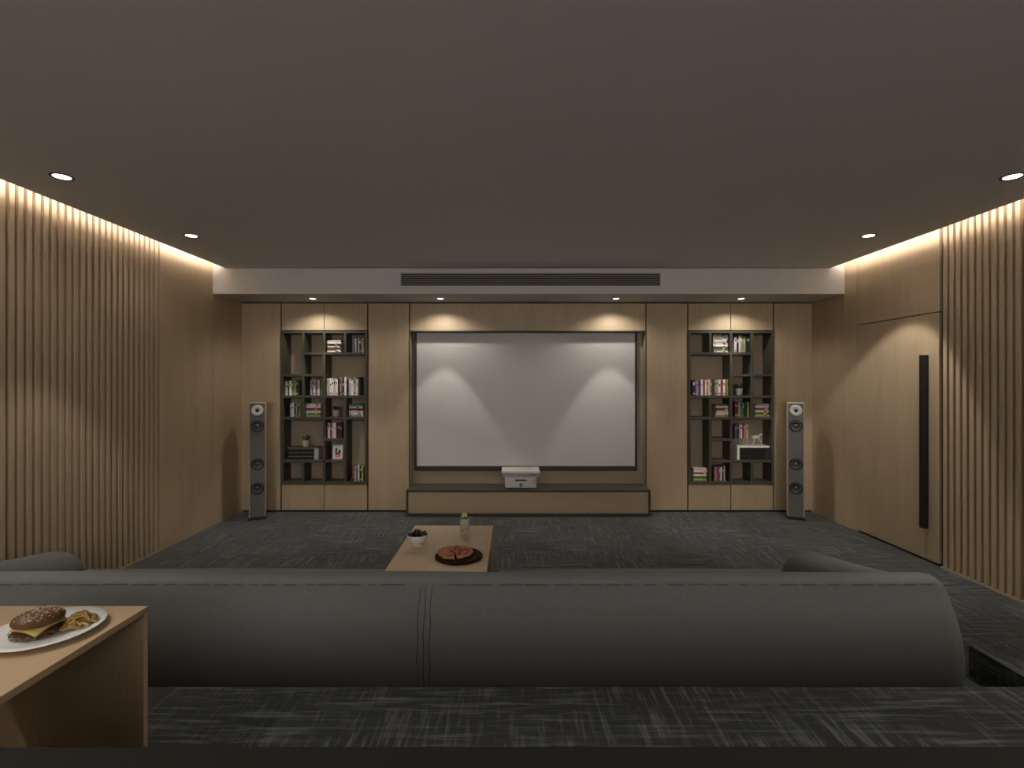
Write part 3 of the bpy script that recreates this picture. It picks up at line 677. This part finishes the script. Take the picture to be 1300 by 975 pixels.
# ------------------------------------------------------------------ front sofa
SX0, SX1 = -2.76, 1.84
sf = empty('front_sofa', ((SX0 + SX1) / 2, 2.5, 0), 'long dark grey front row sofa seen from behind', 'sofa')
def rear_off(t): return 0.07 * (1 - ((t - 0.62) / 0.38) ** 2) if t > 0.62 else 0.07 * (1 - 1.1 * ((0.62 - t) / 0.62) ** 2)
def sofa_back(x0, x1, yr, yf, z0, zt, name, parent, m, endR=(0.10, 0.25), rnd_l=True, rnd_r=True, lean=0.0):
    """upholstered back: flat slab with a rolled top and rounded free ends"""
    # profile around (y, z) from rear bottom up and over to the front bottom
    r1, r2 = 0.035, 0.09; P = []
    for k in range(12): P.append((yr - rear_off(k / 12), z0 + (zt - r1 - z0) * k / 12, k / 12))
    for k in range(6):
        a = PI - k * (PI / 2) / 5; P.append((yr + r1 + r1 * math.cos(a), zt - r1 + r1 * math.sin(a), 1))
    P.append(((yr + yf) / 2 - 0.02, zt + 0.004, 1))
    for k in range(7):
        a = PI / 2 - k * (PI / 2) / 6; P.append((yf - r2 + r2 * math.cos(a), zt - r2 + r2 * math.sin(a), 1))
    for k in range(1, 6): P.append((yf, zt - r2 - (zt - r2 - z0) * k / 5, 1))
    st = []
    Rx, Rz = endR
    if rnd_l: st += [x0 + Rx * (1 - math.cos(t * PI / 2 / 8)) for t in range(8)]
    a0 = x0 + (Rx if rnd_l else 0); a1 = x1 - (Rx if rnd_r else 0)
    st += [a0 + (a1 - a0) * t / 24 for t in range(25)]
    if rnd_r: st += [x1 - Rx * (1 - math.cos(t * PI / 2 / 8)) for t in range(7, -1, -1)]
    V, F = [], []; n = len(P); ym = (yr + yf) / 2
    for x in st:
        e = 1.0
        if rnd_l and x < x0 + Rx: e = (x - x0) / Rx
        if rnd_r and x > x1 - Rx: e = (x1 - x) / Rx
        q = math.sqrt(max(0, 1 - (1 - e) ** 2)); drop = Rz * (1 - q); pinch = 0.55 + 0.45 * q
        u = (x - x0) / (x1 - x0)
        for (y, z, t) in P:
            h = (z - z0) / (zt - z0)
            bul = 0.010 * math.sin(PI * min(1, max(0, h))) * (0 if y < ym else 1) * min(1, 6 * u, 6 * (1 - u))
            zz = z0 + (z - z0) * (zt - drop - z0) / (zt - z0)
            V.append((x, ym + (y - ym) * pinch + bul + lean * h, zz + 0.003 * math.sin(u * 17 + x)*h))
    for i in range(len(st) - 1):
        for k in range(n - 1): F.append((i * n + k, i * n + k + 1, (i + 1) * n + k + 1, (i + 1) * n + k))
        F.append((i * n + n - 1, i * n, (i + 1) * n, (i + 1) * n + n - 1))
    F.append(tuple(range(n))); F.append(tuple(range((len(st) - 1) * n, len(st) * n))[::-1])
    V = [Vector(p) - Vector(parent.location) for p in V]
    return mesh_obj(name, V, F, m, parent, True)
XM = -0.352
ZB = 0.672
sofa_back(SX0, SX1, 2.10, 2.26, 0.05, ZB, 'back_panel', sf, FABRIC)
# seams: two welts down the joining strip and the stitched line along the top edge
def rear_y(h): return 2.0992 - rear_off(min(1, h / 0.944))
for x in (XM - 0.024, XM, XM + 0.024):
    b = MB(); pts = []
    for k in range(15):
        h = 0.02 + 0.92 * k / 14; pts.append(Vector((x + 0.002 * math.sin(k * 1.7 + x * 90), rear_y(h) + 0.0006, 0.05 + h * (ZB - 0.05))) - Vector(sf.location))
    b.tube(pts, 0.0016, 6); b.build('seam', STITCH, sf, True)
rnd = random.Random(5); x = SX0 + 0.12; ST = MB()
while x < SX1 - 0.14:
    L = rnd.uniform(0.03, 0.10)
    if abs(x - XM) > 0.06:
        ST.tube([Vector((x, 2.1015, ZB - 0.022)) - Vector(sf.location), Vector((x + L, 2.1015, ZB - 0.022 + rnd.uniform(-.0015, .0015))) - Vector(sf.location)], 0.0013, 5)
    x += L + rnd.uniform(0.012, 0.05)
ST.build('top_stitching', STITCH, sf)['kind'] = 'stuff'
def sofa_arm(x0, x1, name):
    V, F = rbox((x1 - x0, 0.90, 0.42), 0.125, 7, (2, 14, 3), (0.012, 0.0, 0.0)); o = Vector(((x0 + x1) / 2, 2.61, 0.27))
    W = []
    for p in V:
        p = Vector(p) + o; t = (p.y - 2.16) / 0.90; h = max(0, (p.z - 0.06) / 0.42)
        top = 0.66 - 0.17 * max(0.0, t) ** 0.8
        p.z = 0.06 + h * (top - 0.06); W.append(p - Vector(sf.location))
    return mesh_obj(name, W, F, FABRIC, sf, True)
sofa_arm(SX1 - 0.27, SX1 - 0.005, 'armrest'); sofa_arm(SX0 + 0.005, SX0 + 0.27, 'armrest')
for (a, b) in ((SX0 + 0.275, T1[0] - 0.012), (T1[1] + 0.012, SX1 - 0.275)):
    soft('seat_base', a, b, 2.27, 2.975, 0.05, 0.26, 0.03, FABRIC, sf, 3, (6, 4, 2))
    soft('seat_cushion', a, b, 2.29, 2.99, 0.262, 0.405, 0.05, FABRIC, sf, 4, (10, 6, 2), (0, 0.012, 0.012))
    soft('back_cushion', a + 0.01, b - 0.01, 2.262, 2.40, 0.41, 0.575, 0.05, FABRIC, sf, 4, (10, 3, 4), (0, 0.0, 0.006))
for x in (SX0 + 0.12, T1[0] - 0.1, T1[1] + 0.1, SX1 - 0.12):
    for y in (2.15, 2.88):
        MB().lathe([(0.022, 0), (0.026, 0.012), (0.026, 0.065)], 14, 0, Matrix.Translation(Vector((x, y, 0)) - Vector(sf.location))).build('foot', RUB, sf)

# ------------------------------------------------------------------ second row sofa, only its seat edge shows
s2 = empty('rear_sofa', (0.7, 0.5, PZ), 'dark sofa seat edge along the bottom of the view', 'sofa')
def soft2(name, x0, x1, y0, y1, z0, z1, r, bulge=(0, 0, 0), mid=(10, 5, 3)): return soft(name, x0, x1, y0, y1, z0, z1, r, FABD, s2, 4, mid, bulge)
soft2('seat_base', -1.13, 2.30, 0.10, 1.06, PZ + 0.04, PZ + 0.24, 0.03)
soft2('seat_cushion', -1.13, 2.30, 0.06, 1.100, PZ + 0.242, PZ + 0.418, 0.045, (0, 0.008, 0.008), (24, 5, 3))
soft2('seat_base', -2.70, -1.76, 0.10, 1.06, PZ + 0.04, PZ + 0.24, 0.03)  # left module down to its armrest: unseen, added to block light under the table
soft2('seat_cushion', -2.70, -1.76, 0.06, 1.095, PZ + 0.242, PZ + 0.405, 0.045, (0, 0.008, 0.008))
soft2('back_panel', -2.70, -1.76, -0.34, -0.02, PZ + 0.05, PZ + 0.90, 0.07)  # unseen back, made tall like the one below for its shade
soft2('armrest', -2.95, -2.705, -0.34, 1.0, PZ + 0.04, PZ + 0.58, 0.07)
soft2('back_panel', -1.13, 2.30, -0.34, -0.02, PZ + 0.05, PZ + 0.90, 0.07)  # unseen back, raised to shade the lower rear of the front sofa
soft2('armrest', 2.305, 2.55, -0.34, 1.0, PZ + 0.04, PZ + 0.58, 0.07)
for x in (-2.8, -1.85, -1.0, 0.6, 2.4):
    for y in (-0.2, 0.95):
        MB().lathe([(0.022, 0), (0.026, 0.012), (0.026, 0.05)], 14, 0, Matrix.Translation((x - 0.7, y - 0.5, 0))).build('foot', RUB, s2)

# ------------------------------------------------------------------ on the front table: bowl, drink, pizza
ZT1 = H + 0.0005
bw = empty('serving_bowl', (-0.590, 3.19, ZT1), 'white footed bowl heaped with dark dates', 'bowl')
MB().lathe([(0.0005, 0.004), (0.026, 0.003), (0.030, 0.0), (0.031, 0.007), (0.027, 0.012), (0.042, 0.022), (0.058, 0.042), (0.067, 0.070), (0.0675, 0.074), (0.0645, 0.074), (0.054, 0.044), (0.036, 0.024), (0.0005, 0.018)], 36).build('bowl_body', WHITE, bw, True)
DATE = mat('date_skin', (0.030, 0.011, 0.010), rough=0.3, var=0.45, scale=60, spec=0.6)
dv, df = MB(), None
def date_mesh(k):
    rnd = random.Random(k); b = MB()
    prof = [(0.0006, -0.0170), (0.0060, -0.0155), (0.0095, -0.009), (0.0108, 0.0), (0.0098, 0.009), (0.0062, 0.015), (0.0022, 0.0168), (0.0018, 0.0185), (0.0005, 0.0187)]
    b.lathe([(r * (1 + rnd.uniform(-.06, .06)), z) for r, z in prof], 12)
    b.v = [(x * (1 + 0.05 * math.sin(z * 500 + k)), y, z) for x, y, z in b.v]
    o = b.build('date', DATE, None, True); me = o.data; bpy.data.objects.remove(o); return me
dms = [date_mesh(k) for k in range(4)]
rnd = random.Random(21)
spots = [(0.050, 9, 0.072, 0), (0.030, 7, 0.080, 0.4), (0.012, 3, 0.094, 0.2), (0.040, 6, 0.056, 0.3), (0.018, 4, 0.060, 0.1)]
for (r, n, zz, ph) in spots:
    for k in range(n):
        a = 2 * PI * k / n + ph + rnd.uniform(-.2, .2)
        o = bpy.data.objects.new('date', dms[rnd.randrange(4)]); COL.objects.link(o)
        o.location = (bw.location.x + r * math.cos(a), bw.location.y + r * math.sin(a), bw.location.z + zz + rnd.uniform(-.004, .004))
        o.rotation_euler = (PI / 2 + rnd.uniform(-.5, .5), rnd.uniform(-.4, .4), rnd.uniform(0, 2 * PI))
        tag(o, 'dark glossy date in the heaped white bowl', 'date', 'dates in the white bowl')

gl = empty('drink_glass', (-0.317, 3.44, ZT1), 'tall glass of pale drink with mint on front table', 'glass')
GLASS = mat('clear_glass', (0.85, 0.87, 0.84), rough=0.04, var=0.0, spec=0.6); GLASS.node_tree.nodes['Principled BSDF'].inputs['Alpha'].default_value = 0.16
MB().lathe([(0.0005, 0.0), (0.029, 0.0), (0.031, 0.003), (0.0345, 0.112), (0.0345, 0.114), (0.0325, 0.114), (0.0292, 0.016), (0.0005, 0.014)], 32).build('tumbler', GLASS, gl, True)
MB().lathe([(0.0005, 0.0145), (0.0288, 0.0165), (0.0318, 0.100), (0.0005, 0.100)], 28).build('drink', mat('pale_drink', (0.42, 0.40, 0.20), rough=0.25, var=0.35, scale=60), gl, True)
MINT = mat('mint_leaf', (0.10, 0.15, 0.04), rough=0.5, var=0.3)
rnd = random.Random(4)
for k in range(9):
    a = 2 * PI * k / 9; rr = rnd.uniform(0.002, 0.02); L = rnd.uniform(0.022, 0.034); b = MB()
    d = Vector((math.cos(a) * 0.7, math.sin(a) * 0.7, rnd.uniform(0.6, 1.4))).normalized(); p = Vector((rr * math.cos(a), rr * math.sin(a), 0.099)); u = d.cross(Vector((0, 0, 1))).normalized(); nn = u.cross(d)
    w_ = L * .33
    b.add([p, p + d * L * .3 + u * w_, p + d * L * .7 + u * w_ * .8, p + d * L, p + d * L * .7 - u * w_ * .8, p + d * L * .3 - u * w_, p + d * L * .5 + nn * .004], [(0, 1, 6), (1, 2, 6), (2, 3, 6), (3, 4, 6), (4, 5, 6), (5, 0, 6)])
    b.build('mint_leaf', MINT, gl)
MB().lathe([(0.0005, -0.002), (0.020, -0.002), (0.021, 0), (0.020, 0.002), (0.0005, 0.002)], 20, 0, Matrix.Translation((-0.004, 0.0, 0.122)) @ Matrix.Rotation(1.25, 4, 'X')).build('citrus_slice', mat('citrus', (0.5, 0.46, 0.14), var=0.3, scale=80), gl)
for k in range(3):
    a = k * 2.1; MB().lathe([(0.0005, -0.008), (0.006, -0.005), (0.008, 0), (0.006, 0.005), (0.0005, 0.008)], 10, 0, Matrix.Translation((0.0245 * math.cos(a - 1.2), 0.0245 * math.sin(a - 1.2), 0.045 + 0.01 * k))).build('berry', mat('berry_red', (0.25, 0.06, 0.04), var=0.3), gl, True)

PBX, PBY = -0.310, 2.985
bd = MB().lathe([(0.0005, 0.0), (0.132, 0.0), (0.138, 0.004), (0.138, 0.012), (0.134, 0.0155), (0.128, 0.0145), (0.0005, 0.0145)], 56).build('pizza_board', mat('dark_walnut', (0.030, 0.011, 0.008), rough=0.7, spec=0.1, var=0.25, scale=12, stretch=(1, 8, 1)), None, True)
bd.location = (PBX, PBY, ZT1); tag(bd, 'round dark wooden board under the pizza', 'board')
CRUST = mat('pizza_crust', (0.44, 0.20, 0.055), rough=0.7, var=0.35, scale=30, bump=0.3)
CHEESE = mat('pizza_sauce_cheese', (0.40, 0.105, 0.05), rough=0.5, var=0.55, scale=45, bump=0.3)
SAL = mat('pizza_salami', (0.26, 0.045, 0.030), rough=0.45, var=0.3, scale=60)
OLV = mat('pizza_olive', (0.04, 0.04, 0.02), rough=0.4)
def pizza_wedge(name, R, a0, a1, n, parent):
    """crust roll and topping of a pizza sector"""
    prof = [(R * 0.02, 0.0), (R * 0.90, 0.0), (R * 0.985, 0.003), (R, 0.009), (R * 0.985, 0.015), (R * 0.93, 0.0175), (R * 0.875, 0.013), (R * 0.86, 0.009), (R * 0.02, 0.009)]
    V, F = [], []; m = len(prof)
    for k in range(n + 1):
        a = a0 + (a1 - a0) * k / n; j = 1 + 0.018 * math.sin(a * 9) + 0.012 * math.sin(a * 17 + 1)
        for r, zz in prof: V.append((r * j * math.cos(a), r * j * math.sin(a), zz * (1 + 0.15 * math.sin(a * 13))))
    for k in range(n):
        for i in range(m): F.append((k * m + i, k * m + (i + 1) % m, (k + 1) * m + (i + 1) % m, (k + 1) * m + i))
    F.append(tuple(range(m))); F.append(tuple(range(n * m, n * m + m))[::-1])
    mesh_obj('crust', V, F, CRUST, parent, True)
    V, F = [(0.001 * math.cos((a0 + a1) / 2), 0.001 * math.sin((a0 + a1) / 2), 0.0128)], []
    rings = [0.3, 0.6, 0.88]
    for rr in rings:
        for k in range(n + 1):
            a = a0 + (a1 - a0) * k / n; V.append((R * rr * math.cos(a), R * rr * math.sin(a), 0.0125 + 0.0016 * math.sin(a * 11 + rr * 20)))
    for k in range(n): F.append((0, 1 + k, 2 + k))
    for i in range(2):
        for k in range(n):
            p = 1 + i * (n + 1) + k; F.append((p, p + 1, p + n + 2, p + n + 1))
    mesh_obj('topping', V, F, CHEESE, parent, True)
pz = empty('pizza', (PBX - 0.022, PBY + 0.016, ZT1 + 0.0150), 'round baked pizza with red topping on dark board', 'pizza')
pizza_wedge('p', 0.104, math.radians(-78), math.radians(232), 56, pz)
rnd = random.Random(9)
for k in range(12):
    a = math.radians(rnd.uniform(-60, 215)); r = rnd.uniform(0.02, 0.078)
    MB().lathe([(0.0005, 0), (0.012, 0), (0.0135, 0.0015), (0.012, 0.003), (0.0005, 0.0025)], 14, 0, Matrix.Translation((r * math.cos(a), r * math.sin(a), 0.0118))).build('salami', SAL, pz, True)
for k in range(12):
    a = math.radians(rnd.uniform(-70, 225)); r = rnd.uniform(0.015, 0.082)
    MB().lathe([(0.0026, 0), (0.0052, 0.001), (0.005, 0.003), (0.0026, 0.003)], 10, 0, Matrix.Translation((r * math.cos(a), r * math.sin(a), 0.0145))).build('olive_ring', OLV, pz, True)
ps = empty('pizza_slice', (PBX - 0.029, PBY + 0.006, ZT1 + 0.0152), 'pizza slice drawn out from the front of the pizza', 'pizza slice')
pizza_wedge('p', 0.104, math.radians(234), math.radians(278), 10, ps)
MB().lathe([(0.0005, 0), (0.012, 0), (0.0135, 0.0015), (0.012, 0.003), (0.0005, 0.0025)], 14, 0, Matrix.Translation((-0.016, -0.065, 0.0125))).build('salami', SAL, ps, True)

# ------------------------------------------------------------------ on the near table: burger plate
ZT2 = PZ + H + 0.0005
PLX, PLY = -1.336, 1.472
pt = MB().lathe([(0.0005, 0.003), (0.070, 0.003), (0.074, 0.0), (0.080, 0.0015), (0.104, 0.007), (0.134, 0.0135), (0.1365, 0.0150), (0.135, 0.0165), (0.106, 0.0105), (0.082, 0.0062), (0.0005, 0.0062)], 64).build('dinner_plate', WHITE, None, True)
pt.location = (PLX, PLY, ZT2); tag(pt, 'round white plate holding the burger and fries', 'plate')
BX, BY, BZ = PLX - 0.014, PLY - 0.012, ZT2 + 0.0068
bg = empty('burger', (BX, BY, BZ), 'seeded bun burger with cheese on the white plate', 'burger'); bg.scale = (1.04, 1.04, 0.84)
BUN = mat('bun_crust', (0.115, 0.050, 0.018), rough=0.5, var=0.45, scale=18, spec=0.3)
BUNI = mat('bun_base', (0.28, 0.15, 0.06), rough=0.7, var=0.3, scale=30)
rb = 0.056
MB().lathe([(0.0005, 0), (0.046, 0), (0.052, 0.003), (0.053, 0.010), (0.050, 0.0135), (0.0005, 0.0135)], 36).build('bottom_bun', BUNI, bg, True)
LET = MB(); n = 72; V = []; F = []
for i, rr in enumerate((0.010, 0.044, 0.054, 0.059)):
    for k in range(n):
        a = 2 * PI * k / n; V.append((rr * math.cos(a) * (1 + 0.03 * math.sin(a * 5)), rr * math.sin(a) * (1 + 0.03 * math.sin(a * 5)), 0.0145 + (0, 0, 0.004, 0.006)[i] * math.sin(a * 13 + i) - (0, 0, 0.002, 0.006)[i]))
for i in range(3):
    for k in range(n): F.append((i * n + k, i * n + (k + 1) % n, (i + 1) * n + (k + 1) % n, (i + 1) * n + k))
mesh_obj('lettuce', V, F, mat('lettuce', (0.055, 0.080, 0.040), rough=0.5, var=0.3), bg, True)
for (x, y) in ((-0.012, -0.020), (0.020, -0.014), (0.0, 0.020)):
    MB().lathe([(0.0005, 0), (0.031, 0), (0.033, 0.003), (0.031, 0.006), (0.0005, 0.006)], 28, 0, Matrix.Translation((x, y, 0.0155))).build('tomato_slice', mat('tomato', (0.22, 0.035, 0.022), rough=0.35, var=0.2), bg, True)
V_, F_ = MB(), None
b = MB(); b.lathe([(0.0005, 0), (0.048, 0), (0.0545, 0.004), (0.055, 0.010), (0.049, 0.0145), (0.0005, 0.0145)], 48)
rnd = random.Random(2); b.v = [(x * (1 + rnd.uniform(-.03, .03)), y * (1 + rnd.uniform(-.03, .03)), z + 0.0215) for x, y, z in b.v]
b.build('patty', mat('patty', (0.026, 0.012, 0.009), rough=0.6, var=0.5, scale=120, bump=0.6), bg, True)
# cheese slice: square sheet drooping over the patty edge
n = 18; V, F = [], []; hs = 0.056
for i in range(n + 1):
    for k in range(n + 1):
        x = -hs + 2 * hs * i / n; y = -hs + 2 * hs * k / n; a = math.radians(82)
        X, Y = x * math.cos(a) - y * math.sin(a), x * math.sin(a) + y * math.cos(a); r = math.hypot(X, Y)
        d = max(0, r - 0.053); s = (0.053 + d * 0.42) / r if r > 0.053 else 1
        V.append((X * s, Y * s, 0.0372 - d * 0.95))
for i in range(n):
    for k in range(n): F.append((i * (n + 1) + k, (i + 1) * (n + 1) + k, (i + 1) * (n + 1) + k + 1, i * (n + 1) + k + 1))
c = mesh_obj('cheese_slice', V, F, mat('cheese', (0.52, 0.40, 0.12), rough=0.4, var=0.08), bg, True)
sl = c.modifiers.new('thick', 'SOLIDIFY'); sl.thickness = 0.0022
dome = [(0.0005, 0.0395), (0.050, 0.0395), (0.0565, 0.043), (0.0575, 0.049), (0.054, 0.058), (0.045, 0.0665), (0.032, 0.0725), (0.016, 0.0755), (0.0005, 0.0765)]
tb = MB().lathe(dome, 44).build('top_bun', BUN, bg, True)
sd = MB(); rnd = random.Random(13)
for k in range(290):
    a = rnd.uniform(0, 2 * PI); u = rnd.random() ** 0.55; r = 0.053 * u
    for (ra1, za1), (ra2, za2) in zip(dome[3:], dome[4:]):
        if ra2 <= r <= ra1: break
    sl_ = (za1 - za2) / (ra1 - ra2); z = za2 + (r - ra2) * sl_
    nrm = Vector((-sl_ * math.cos(a), -sl_ * math.sin(a), 1)).normalized()
    M = Matrix.Translation((r * math.cos(a), r * math.sin(a), z + 0.0002)) @ nrm.to_track_quat('Z', 'Y').to_matrix().to_4x4() @ Matrix.Rotation(rnd.uniform(0, PI), 4, 'Z')
    sd.add([(0.0024, 0, 0.0004), (0.0002, 0.0013, 0.0004), (-0.0019, 0, 0.0004), (0.0002, -0.0013, 0.0004), (0, 0, 0.0014), (0, 0, -0.0009)], [(0, 1, 4), (1, 2, 4), (2, 3, 4), (3, 0, 4), (1, 0, 5), (2, 1, 5), (3, 2, 5), (0, 3, 5)], 0, M)
so_ = sd.build('sesame_seeds', mat('sesame', (0.72, 0.58, 0.38), rough=0.5, var=0.15), tb, True); so_['kind'] = 'stuff'

FRY = mat('french_fry', (0.40, 0.25, 0.075), rough=0.55, var=0.5, scale=70)
fms = []
for k in range(4):
    rnd = random.Random(40 + k); b = MB(); L = rnd.uniform(0.034, 0.050); hw = 0.0038; V = []; F = []; n = 7
    for i in range(n + 1):
        x = -L / 2 + L * i / n; z = 0.004 * math.sin(PI * i / n) * (1 + .5 * k); w_ = hw * (0.8 if i in (0, n) else 1 + 0.1 * math.sin(i * 2 + k))
        V += [(x, -w_, z - w_), (x, w_, z - w_), (x, w_, z + w_), (x, -w_, z + w_)]
    for i in range(n):
        for q in range(4): F.append((i * 4 + q, i * 4 + (q + 1) % 4, (i + 1) * 4 + (q + 1) % 4, (i + 1) * 4 + q))
    F.append((3, 2, 1, 0)); F.append((n * 4, n * 4 + 1, n * 4 + 2, n * 4 + 3))
    o = mesh_obj('french_fry', V, F, FRY); fms.append(o.data); bpy.data.objects.remove(o)
rnd = random.Random(77)
fc = (PLX + 0.070, PLY + 0.030)
for lvl, n, R in ((0, 8, 0.032), (1, 7, 0.025), (2, 6, 0.016), (3, 3, 0.008)):
    for k in range(n):
        a = 2 * PI * k / n + lvl * 0.4; o = bpy.data.objects.new('french_fry', fms[rnd.randrange(4)]); COL.objects.link(o)
        o.location = (fc[0] + R * 0.8 * math.cos(a), fc[1] + R * math.sin(a), ZT2 + 0.0145 + lvl * 0.0068 + rnd.uniform(-.001, .001))
        o.rotation_euler = (rnd.uniform(-.5, .5), rnd.uniform(-.22, .22) + 0.12 * lvl, rnd.uniform(0, PI))
        tag(o, 'golden fry in the pile beside the burger', 'fry', 'fries on the burger plate')
